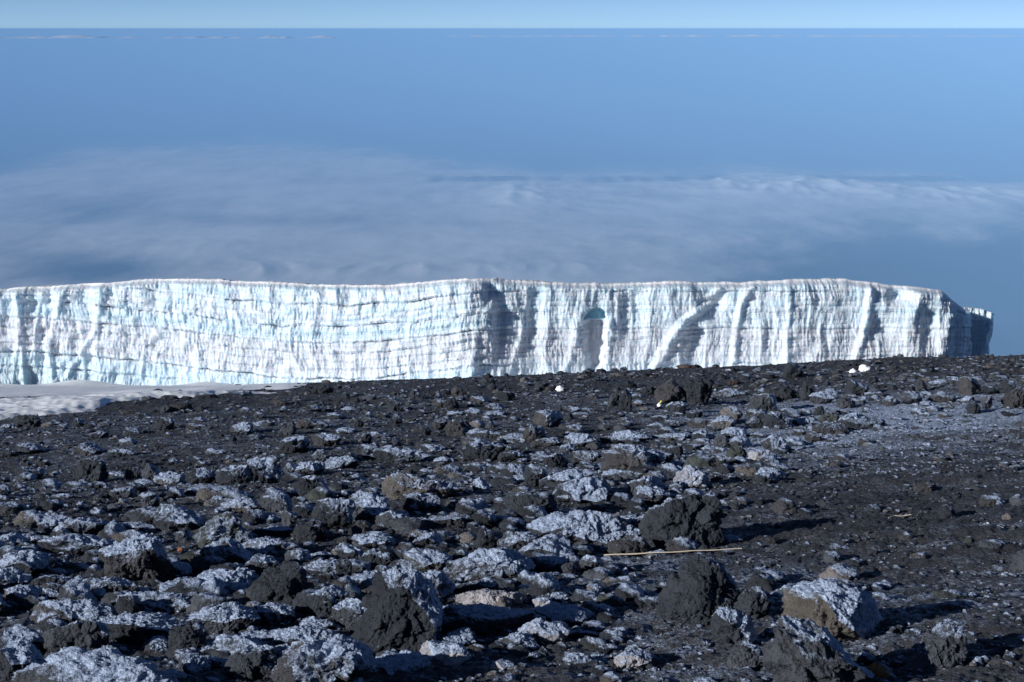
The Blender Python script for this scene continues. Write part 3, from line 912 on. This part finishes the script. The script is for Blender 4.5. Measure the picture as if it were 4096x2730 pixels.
 (0, 1000): """
2100 2240 895 972 1 d x cresthat; 2240 2300 905 942 1 d x; 1310 1470 965 1012 1 d x; 1215 1290 980 1012 1 d f; 1060 1195 975 1017 1 d f
970 1060 990 1017 1 d f; 870 930 992 1014 1 d f; 1480 1640 955 992 1 d f; 1475 1510 950 970 1 d x; 1850 2000 945 977 1 b f
1140 1290 1020 1092 0 b r bump; 1300 1400 1045 1097 1 d p; 1070 1160 1045 1102 1 d x; 1010 1075 1060 1098 1 d x; 810 905 1072 1117 0 b x
885 1000 1090 1132 2 d x; 470 520 1100 1132 1 d x; 95 270 1105 1208 2 d x lefthill; 0 90 1170 1212 5 d f; 490 580 1130 1202 5 d x
600 735 1215 1282 4 d x; 640 700 1175 1212 4 g f; 840 945 1190 1257 3 d x; 1040 1170 1125 1217 3 d x; 1250 1400 1165 1217 4 b f
1700 1780 1090 1147 5 g x; 1820 1940 995 1057 1 b x; 1750 1820 995 1027 1 d f; 2070 2175 1010 1062 1 d r; 2055 2165 1040 1102 3 d x
1870 1990 1155 1258 2 g p; 1700 1830 1145 1197 5 d x; 1550 1700 1155 1242 5 b x; 1980 2170 1130 1217 2 b x; 2190 2330 1090 1152 5 d f
1875 2085 1250 1388 5 d x; 2100 2290 1230 1332 4 b x; 2040 2110 1250 1312 3 d x; 1700 1770 1300 1342 4 d x; 795 925 1260 1322 5 g x
1000 1150 1290 1342 4 d x; 110 300 1295 1382 4 d f; 430 525 1300 1347 1 b f; 500 700 1290 1392 3 b x; 720 900 1335 1402 4 d f
1380 1530 1330 1392 5 g f; 1540 1640 1405 1442 4 d f; 1700 1870 1375 1432 4 d f; -30 120 1340 1402 1 d f; 2100 2200 1340 1432 6 g x
1660 1760 1240 1290 3 d f; 2270 2400 1190 1252 5 d x; 300 360 1150 1175 1 d f; 700 740 1160 1190 3 d x; 1400 1460 1120 1150 2 d x
40 100 1250 1280 4 d f; 360 420 1280 1310 2 b f; 960 1020 1210 1240 2 d f; 1500 1560 1260 1290 3 d f; 1130 1200 1400 1440 4 d f
150 220 1420 1480 1 d x; 1480 1540 1010 1040 1 d x; 1540 1620 1020 1045 1 d f; 650 720 1020 1035 0 d f; 2290 2353 960 1010 1 d x"""}

HERO = {
 'giant': ("tallest boulder in the foreground, leaning to a point, dark left face and frosted right flank", "the tallest foreground boulder"),
 'spire': ("big black porous boulder with a steep bare front, standing beside the straw stick", "the big bare black boulder"),
 'block': ("large dark boulder with curly frost on its right side, above the straw stick", "the boulder above the stick"),
 'tancap': ("big tan boulder with frosted top overhanging a dark underside at the lower right", "the big tan boulder"),
 'ridge': ("large smooth grey boulder with a white frost ridge, cut by the bottom edge at right", "the grey boulder with a frost ridge"),
 'wedge': ("grey wedge shaped rock with a lumpy frosted right face near the lower right corner", "the grey wedge rock"),
 'hulk': ("massive brownish boulder with thick frost bands on top at the left of the rock field", "the massive brown boulder"),
 'peak': ("tent shaped boulder with a pale green grey slab side and frosty blue right side", "the tent shaped boulder"),
 'slabfrost': ("very broad flat boulder fully crusted with frost at the bottom left edge", "the broad frosted slab"),
 'striped': ("grey boulder with slanting grooves on its bare face near the lower left corner", "the grooved grey boulder"),
 'porous': ("dark spongy boulder almost free of frost, full of holes, left of the tallest boulder", "the dark spongy boulder"),
 'corner': ("rounded reddish brown boulder with a frosted right half at the bottom edge", "the rounded brown and white boulder"),
 'tanslab': ("long tan boulder sloping down to the left with a frosted right end", "the long tan boulder"),
 'black': ("square black block with frost only along its top edge", "the square black block"),
 'frostsheet': ("wide flat rock covered by a rippled sheet of frost, left of the large boulder", "the rippled frost slab"),
 'pale': None, 'brownback': ("broad brown rock with frosted back lying right of the tallest boulder", "the broad brown rock"),
 'dome': ("smooth domed rock capped in even white frost", "the domed white rock"),
 'whitecap': ("pale chunky stone with a white top alone on dark gravel near the bottom edge", "the chunky pale stone"),
 'loner': ("single brown frost free rock casting a thin shadow on the open gravel", "the lone brown rock"),
 'ball': ("round dark rock sitting in shade behind the speckled rock at lower right", "the round shaded rock"),
 'rusty': ("long low rust coloured rock on the crest in front of the ice cliff", "the rusty rock on the crest"),
 'sentry': ("dark blocky rock standing up near the crest at right of centre", "the dark block near the crest"),
 'crag': ("big black crag in the middle distance, right of centre", "the big black crag"),
 'brownblock': ("grey brown block with frost on its shoulder in the rock belt at right", "the grey brown block"),
 'stump': ("dark stump like rock at the back of the frosty open patch at right", "the dark stump rock"),
 'brownblue': ("boulder with brown left face and blue frosted right face in the middle distance", "the brown faced boulder"),
 'pillar': ("narrow upright frosted pillar rock near the crest", "the upright pillar rock"),
 'longblock': ("long dark boulder with brown base and frosted right end, middle of the slope", "the long dark boulder"),
 'cresthat': ("jagged black rock on the crest against the foot of the ice cliff", "the jagged crest rock"),
 'bump': ("bare brown hump of rock at the edge of the snow patch", "the bare brown hump"),
 'lefthill': ("black rock mound just below the snow patch at far left", "the black mound by the snow"),
}

items = []
for (ox, oy), txt in DATA.items():
    for ent in txt.replace("\n", ";").split(";"):
        w = ent.split()
        if len(w) < 7:
            continue
        l_, r_, t_, b_ = [float(k_) for k_ in w[:4]]
        if r_ - l_ < 5:
            continue
        sc = .595 / 4.0
        items.append(dict(l=ox / 4 + l_ * sc, r=ox / 4 + r_ * sc, t=oy / 4 + t_ * sc, b=oy / 4 + b_ * sc,
                          fr=int(w[4]) / 9.0, tone=w[5], shape=w[6], hero=w[7] if len(w) > 7 else None))
for it in items:
    it['area'] = (it['r'] - it['l']) * (it['b'] - it['t'])
items.sort(key=lambda d_: -d_['area'])
rng = random.Random(7)
LAYOUT = []
for i, it in enumerate(items):
    cxp = (it['l'] + it['r']) / 2
    x, y = on_ground(cxp, min(it['b'] - .8, 681 + 60))
    dist = math.sqrt(x * x + y * y + float(ground_z(x, y)[0]) ** 2)
    mpp = dist / FPX
    W = (it['r'] - it['l']) * mpp
    hp = (it['b'] - it['t']) * mpp
    down = math.atan2(-float(ground_z(x, y)[0]), y)
    D = W * {'f': .75, 'p': .7, 'b': .75, 'T': .8}.get(it['shape'], .8)
    H = (hp - math.sin(down) * D * .62) / math.cos(down)
    if H < .30 * W:
        H = .30 * W
        D = max(.4 * W, (hp - H * math.cos(down)) / (math.sin(down) * .62)) if hp > H * math.cos(down) else .45 * W
    sink = .16 * H
    it.update(x=x, y=y + D * .42, W=W, D=D, H=H + sink, sink=sink, mpp=mpp)

UP = {'P': 'p', 'L': 'l', 'B': 'b', 'Q': 'b', 'F': 'f', 'T': 'b'}


def build_rock(it, i):
    pxs = max(it['r'] - it['l'], it['b'] - it['t'])
    sub = 6 if pxs > 58 else 5 if pxs > 26 else 4 if pxs > 11 else 3
    v, f = rock_shape(it['W'], it['D'], it['H'], 100 + i * 7, UP.get(it['shape'], it['shape']), sub)
    sh = it['shape']
    W, D, H = it['W'], it['D'], it['H']
    z01 = np.clip(v[:, 2] / H + .5, 0, 1)
    if sh == 'P':      # leaning tooth: apex over the middle, left side falls away
        v[:, 0] += W * .10 * z01 - W * .03
        v[:, 1] += D * .25 * z01
    elif sh == 'L':
        v[:, 0] += W * .16 * z01
        v[:, 1] += D * .15 * z01
    elif sh == 'B':    # undercut base
        k_ = 1 - .28 * sstep(.5, .05, z01)
        v[:, 0] *= k_
        v[:, 1] *= k_
    elif sh == 'Q':    # high on the left, long back falling to the right
        x01 = np.clip(v[:, 0] / W + .5, 0, 1)
        v[:, 2] -= H * .55 * x01 * z01
        v[:, 2] += H * .10
    elif sh == 'T':
        v[:, 0] *= 1 - .35 * z01
    # match width and height seen along the sight line
    zg = float(ground_z(it['x'], it['y'] - it['D'] * .3)[0])
    cp, sp_ = math.cos(PITCH), math.sin(PITCH)
    for _ in range(3):
        px = v[:, 0] + it['x']
        py = v[:, 1] + it['y']
        pz = v[:, 2] + zg - it['sink'] + it['H'] / 2
        dep = py * cp - pz * sp_
        vis = pz > zg - .002
        cc_ = px / dep * FPX + 512
        rw = (-(py * sp_ + pz * cp)) / dep * FPX + 341
        kx = (1.06 + .14 * sstep(480, 620, it['b']) * (it['l'] < 600)) * (it['r'] - it['l']) / (cc_[vis].max() - cc_[vis].min())
        kz = (it['b'] - rw.min()) / (it['b'] - it['t'])
        v[:, 0] *= kx
        it['x'] += ((it['l'] + it['r']) - (cc_[vis].max() + cc_[vis].min())) / 2 * it['mpp']
        v[:, 2] = (v[:, 2] + it['H'] / 2) / (max(.5, min(1.8, kz)) ** 1.2 if _ < 2 else (.90 if it['b'] > 470 and it['l'] < 600 else .96)) - it['H'] / 2
    return v, f


n_named = 300
cat = {'w': 'snow lump'}
heroes = []
for i, it in enumerate(items):
    h = HERO.get(it['hero']) if it['hero'] else None
    it['lab'] = h[0] if h else None
    if h:
        heroes.append((h[1], it))
SIZE = lambda a_: "big" if a_ > 1900 else "mid-sized" if a_ > 500 else "small" if a_ > 160 else "tiny"
TW = {'d': "charcoal", 'g': "grey", 'b': "brown", 't': "tan", 'y': "tan", 'r': "rusty brown", 'o': "orange", 'p': "pale grey", 'v': "greenish grey"}
SW = {'f': "flat", 'p': "pointed", 'r': "rounded", 'b': "blocky", 'x': "rough", 'l': "leaning", 'F': "slab-like"}


def side_of(it, he):
    dx = ((it['l'] + it['r']) - (he['l'] + he['r'])) / 2
    dy = it['b'] - he['b']
    if abs(dx) > 1.3 * abs(dy):
        return "right of" if dx > 0 else "left of"
    return ("in front of" if dy > 0 else "behind") if abs(dx) < .45 * abs(dy) else \
        ("lower right of" if dx > 0 else "lower left of") if dy > 0 else \
        ("upper right of" if dx > 0 else "upper left of")


used = set()
for it in items:
    if it['lab']:
        used.add(it['lab'])
for i, it in enumerate(items[:n_named]):
    if it['lab']:
        continue
    fr = it['fr']
    fw = "bare" if fr < .17 else "thinly frosted" if fr < .4 else "half frosted" if fr < .6 else "frost capped" if fr < .72 else "white frosted"
    words = "%s %s %s %s rock" % (SIZE(it['area']), fw, SW.get(it['shape'], "rough"), TW[it['tone']])
    ds = sorted(heroes, key=lambda h: abs((h[1]['l'] + h[1]['r'] - it['l'] - it['r']) / 2) + 1.6 * abs(h[1]['b'] - it['b']))
    lab = None
    for h in ds[:2]:
        c_ = "%s %s %s" % (words, side_of(it, h[1]), h[0])
        if c_ not in used:
            lab = c_
            break
    if lab is None:
        c_ = words + " " + side_of(it, ds[0][1]) + " " + ds[0][0]
        n_ = 2
        while ("%s, %s nearest" % (c_, ("", "", "second", "third", "fourth", "fifth", "sixth")[n_])) in used:
            n_ += 1
        lab = "%s, %s nearest" % (c_, ("", "", "second", "third", "fourth", "fifth", "sixth")[n_])
    used.add(lab)
    it['lab'] = lab

rest_v, rest_f, rest_c, nv0 = [], [], [], 0
for i, it in enumerate(items):
    v, f = build_rock(it, i)
    c = rock_attr(v + i * 1.7, it['tone'], it['fr'], i)
    zg = float(ground_z(it['x'], it['y'] - it['D'] * .3)[0])
    loc = Vector((it['x'], it['y'], zg - it['sink'] + it['H'] / 2))
    rz = math.radians(rng.uniform(-6, 6))
    if i < n_named:
        v = v + np.array([0, 0, it['H'] / 2])
        o = mesh_obj("boulder" if it['area'] > 1900 else "rock", v, f, ROCK, attr=c)
        o.location = (loc.x, loc.y, zg - it['sink'])
        o.rotation_euler = (0, 0, rz)
        tag(o, it['lab'], "boulder" if it['area'] > 1900 else "rock", "frosted lava rocks scattered over the slope")
    else:
        rest_v.append(v + np.array(loc))
        rest_f.append(f + nv0)
        rest_c.append(c)
        nv0 += len(v)

# countless smaller stones between the named rocks
rnp = np.random.RandomState(21)


def scatter(n, ymin, ymax, smin, smax, power, sub, seed, dens=None, flat=.62):
    """loose stones over the slope; more of them where the boulders crowd"""
    v0, f0 = ico(sub)
    r_ = np.random.RandomState(seed)
    got = []
    while sum(len(g_) for g_ in got) < n:
        m = n * 2
        y = np.exp(r_.uniform(math.log(ymin), math.log(ymax), m))
        uu_ = r_.uniform(-.40, .40, m)
        x = uu_ * y
        w = np.ones(m) if dens is None else dens(x, y)
        k_ = r_.uniform(0, 1, m) < w
        got.append(np.stack([x[k_], y[k_]], 1))
    xy = np.concatenate(got)[:n]
    s = smin * (1 - r_.uniform(0, 1, n)) ** (-1 / power)
    s = np.minimum(s, smax)
    nv = len(v0)
    Q = r_.normal(size=(n, 3, 3))
    Q = np.linalg.qr(Q)[0]
    sc3 = r_.uniform(.6, 1.25, (n, 1, 3))
    V = np.einsum('vk,nkj->nvj', v0, Q)
    jit = 1 + .30 * perlin((V * 1.4 + r_.uniform(-99, 99, (n, 1, 3))).reshape(-1, 3)).reshape(n, nv, 1) \
        + r_.uniform(-.10, .10, (n, nv, 1))
    V = V * jit * sc3
    V[:, :, 2] *= flat
    nd_ = (V / np.linalg.norm(V, axis=2)[:, :, None]) @ FROST_DIR
    V = V * (s / 2)[:, None, None]
    zg = ground_z(xy[:, 0], xy[:, 1])
    V[:, :, 0] += xy[:, None, 0]
    V[:, :, 1] += xy[:, None, 1]
    V[:, :, 2] += (zg + s * .16)[:, None]
    F_ = (f0[None] + (np.arange(n) * nv)[:, None, None]).reshape(-1, 3)
    tk = np.array([TONES[k_] for k_ in 'ddddddggbbgdvt'])
    cc = np.ones((n, nv, 4))
    cc[:, :, :3] = (tk[r_.randint(0, len(tk) if True else 1, n)] * r_.uniform(.6, 1.35, (n, 1)))[:, None]
    gf = ground_frost(xy[:, 0], xy[:, 1])
    fr_ = np.clip(gf - .02 + r_.uniform(-.30, .30, n), 0, 1)
    cc[:, :, 3] = np.clip(.5 + .9 * (nd_ - (1.15 - 1.45 * fr_[:, None])), 0, 1)
    return V.reshape(-1, 3), F_, cc.reshape(-1, 4)


def crowd(x, y):
    """how thick the rubble lies: crowded to the left and centre, open gravel to the right"""
    u_ = x / y
    row = 341 + FPX * np.tan(np.arctan(-height(x, y) / y) - PITCH)
    colp = u_ * FPX * .98 + 512
    edge_ = np.interp(row, [360, 405, 440, 480, 520, 560, 600, 640, 690], [1100, 1040, 830, 790, 730, 640, 600, 620, 640])
    g_ = .20 + .80 * sstep(50, -20, colp - edge_)
    # a gravelly lane on the far left half of the middle distance
    g_ *= 1 - .55 * np.exp(-(((colp - 120) / 150) ** 2 + ((row - 470) / 28) ** 2))
    g_ *= 1 - .5 * sstep(410, 395, row) * (colp < 420)
    return g_


for args in ((1500, 9, 58, .11, .27, 2.5, 3, 31), (700, 6.8, 14, .045, .11, 2.8, 3, 32), (4200, 8, 58, .045, .12, 2.4, 2, 33),
             (1100, 40, 68, .12, .34, 2.8, 3, 34), (3500, 32, 68, .06, .16, 2.6, 2, 35)):
    v, f, c = scatter(*args, dens=crowd if args[1] < 30 else (lambda x, y: .25 + .75 * sstep(-.2, -.05, x / y)))
    rest_v.append(v)
    rest_f.append(f + nv0)
    rest_c.append(c)
    nv0 += len(v)
so_ = mesh_obj("small_rocks", np.concatenate(rest_v), np.concatenate(rest_f), ROCK, attr=np.concatenate(rest_c))
tag(so_, "countless small lava stones lying between the larger rocks", kind="stuff")
gv, gf_, gc, n0 = [], [], [], 0
for args, dn in (((52000, 6.3, 24, .010, .06, 2.3, 1, 41), None), ((30000, 15, 60, .03, .09, 2.5, 0, 42), None)):
    v, f, c = scatter(*args, dens=dn, flat=.8)
    gv.append(v)
    gf_.append(f + n0)
    gc.append(c)
    n0 += len(v)
go = mesh_obj("gravel", np.concatenate(gv), np.concatenate(gf_), ROCK, attr=np.concatenate(gc), smooth=False)
tag(go, "loose dark gravel covering the slope", kind="stuff")


# ------------------------------------------------------------------ small odd things on the slope
def crop(ox, oy, x, y):
    return ox / 4 + x * .595 / 4, oy / 4 + y * .595 / 4


STRAW = simple("dry_straw", (.58, .50, .38, 1), .7, .002, 60., .25)
PAPER = simple("white_scrap", (.80, .81, .84, 1), .7, .01, 9., .08)
YEL = simple("yellow_plastic", (.75, .66, .10, 1), .5, None, 9., .05)


def tube(name, pts, rad, mat, parent=None, seg=7):
    pts = [Vector(p_) for p_ in pts]
    vs = []
    for k_, p_ in enumerate(pts):
        a = pts[max(0, k_ - 1)]
        b_ = pts[min(len(pts) - 1, k_ + 1)]
        d_ = (b_ - a).normalized()
        s_ = d_.cross(Vector((0, 0, 1))).normalized()
        u_ = s_.cross(d_)
        r_ = rad(k_ / (len(pts) - 1)) if callable(rad) else rad
        for j in range(seg):
            t_ = 2 * math.pi * j / seg
            vs.append(p_ + (s_ * math.cos(t_) + u_ * math.sin(t_)) * r_)
    fs = []
    for k_ in range(len(pts) - 1):
        for j in range(seg):
            fs.append((k_ * seg + j, k_ * seg + (j + 1) % seg, (k_ + 1) * seg + (j + 1) % seg, (k_ + 1) * seg + j))
    me_ = bpy.data.meshes.new(name)
    me_.from_pydata([tuple(q_) for q_ in vs], [], fs + [tuple(range(seg))[::-1], tuple(range(len(vs) - seg, len(vs)))])
    me_.materials.append(mat)
    o_ = bpy.data.objects.new(name, me_)
    scene.collection.objects.link(o_)
    if parent:
        o_.parent = parent
    return o_


def ground_point(c, r, lift=0.0):
    x, y = on_ground(c, r)
    return Vector((x, y, float(ground_z(x, y)[0]) + lift))


# straw coloured stick with two slight joints
pa = ground_point(*crop(1350, 1797, 1790, 742), .035)
pb = ground_point(*crop(2696, 1797, 455, 712), .05)
stick = [pa.lerp(pb, k_ / 24) + Vector((0, 0, .002 * math.sin(k_ * .9))) for k_ in range(25)]
o = tube("stick", stick, lambda q_: .0055 + .001 * (abs((q_ * 5) % 1 - .5) > .44) - .003 * q_, STRAW)
tag(o, "long thin straw coloured stick lying across dark gravel", "stick")

wp = [(1440, 478), (1480, 472), (1530, 470), (1590, 468), (1630, 460), (1665, 445), (1690, 428)]
o = tube("stem", [ground_point(*crop(2696, 1797, *q_), .02 + .01 * (k_ % 2)) for k_, q_ in enumerate(wp)], .0035, STRAW)
tag(o, "thin curved dry stem lying on open gravel to the right", "plant stem")
o = tube("stem", [ground_point(*crop(2696, 1797, *q_), .02) for q_ in [(1735, 665), (1780, 648), (1830, 632)]], .003, STRAW)
tag(o, "short faint dry stem on the gravel below the curved one", "plant stem")


def lump(name, ox, oy, l_, r_, t_, b_, mat, label, cat_, seed, sh='r', sub=4):
    (c0, r0), (c1, r1) = crop(ox, oy, l_, t_), crop(ox, oy, r_, b_)
    x, y = on_ground((c0 + c1) / 2, r1)
    z = float(ground_z(x, y)[0])
    mpp = math.hypot(y, z) / FPX
    W_, H_ = (c1 - c0) * mpp, (r1 - r0) * mpp
    v_, f_ = rock_shape(W_, W_ * .8, H_ * 1.1, seed, sh, sub)
    o_ = mesh_obj(name, v_ + np.array([0, 0, H_ * .5]), f_, mat)
    o_.location = (x, y + W_ * .35, z - H_ * .05)
    tag(o_, label, cat_)
    return o_


lump("snow_lump", 1350, 1000, 1470, 1520, 918, 957, SNOW, "round white lump of snow alone near the crest in the middle", "snow lump", 3)
lump("snow_lump", 2696, 1000, 1180, 1232, 803, 838, SNOW, "low pale snow lump beside the brighter upright one near the crest", "snow lump", 4, 'f')
lump("snow_lump", 2696, 1000, 1255, 1330, 778, 828, SNOW, "bright upright snow lump near the crest at right", "snow lump", 5, 'p')
lump("snow_lump", 2696, 1000, 350, 395, 808, 826, SNOW, "tiny white snow lump on the crest gravel, right of the big black crag", "snow lump", 8, 'f')
pt = lump("paper_scrap", 1350, 1000, 2150, 2190, 1028, 1064, PAPER, "crumpled white scrap with a yellow tip among the rocks", "litter", 6, 'p', 3)
v_, f_ = rock_shape(.05, .04, .05, 66, 'r', 2)
tip = mesh_obj("yellow_tip", v_, f_, YEL, parent=pt)
tip.location = (.02, 0, max(v__[2] for v__ in [tuple(q_.co) for q_ in pt.data.vertices]) + .012)
OR = simple("orange_peel", (.22, .075, .035, 1), .6, None, 9., .2)
lump("orange_scrap", 0, 1797, 1190, 1235, 665, 698, OR, "small orange brown scrap lying in a gravel gap between frosted boulders", "litter", 12, 'r', 3)
lump("wood_chip", 2696, 1797, 2085, 2130, 505, 522, PAPER, "small white chip on the gravel near the right edge", "litter", 13, 'f', 3)
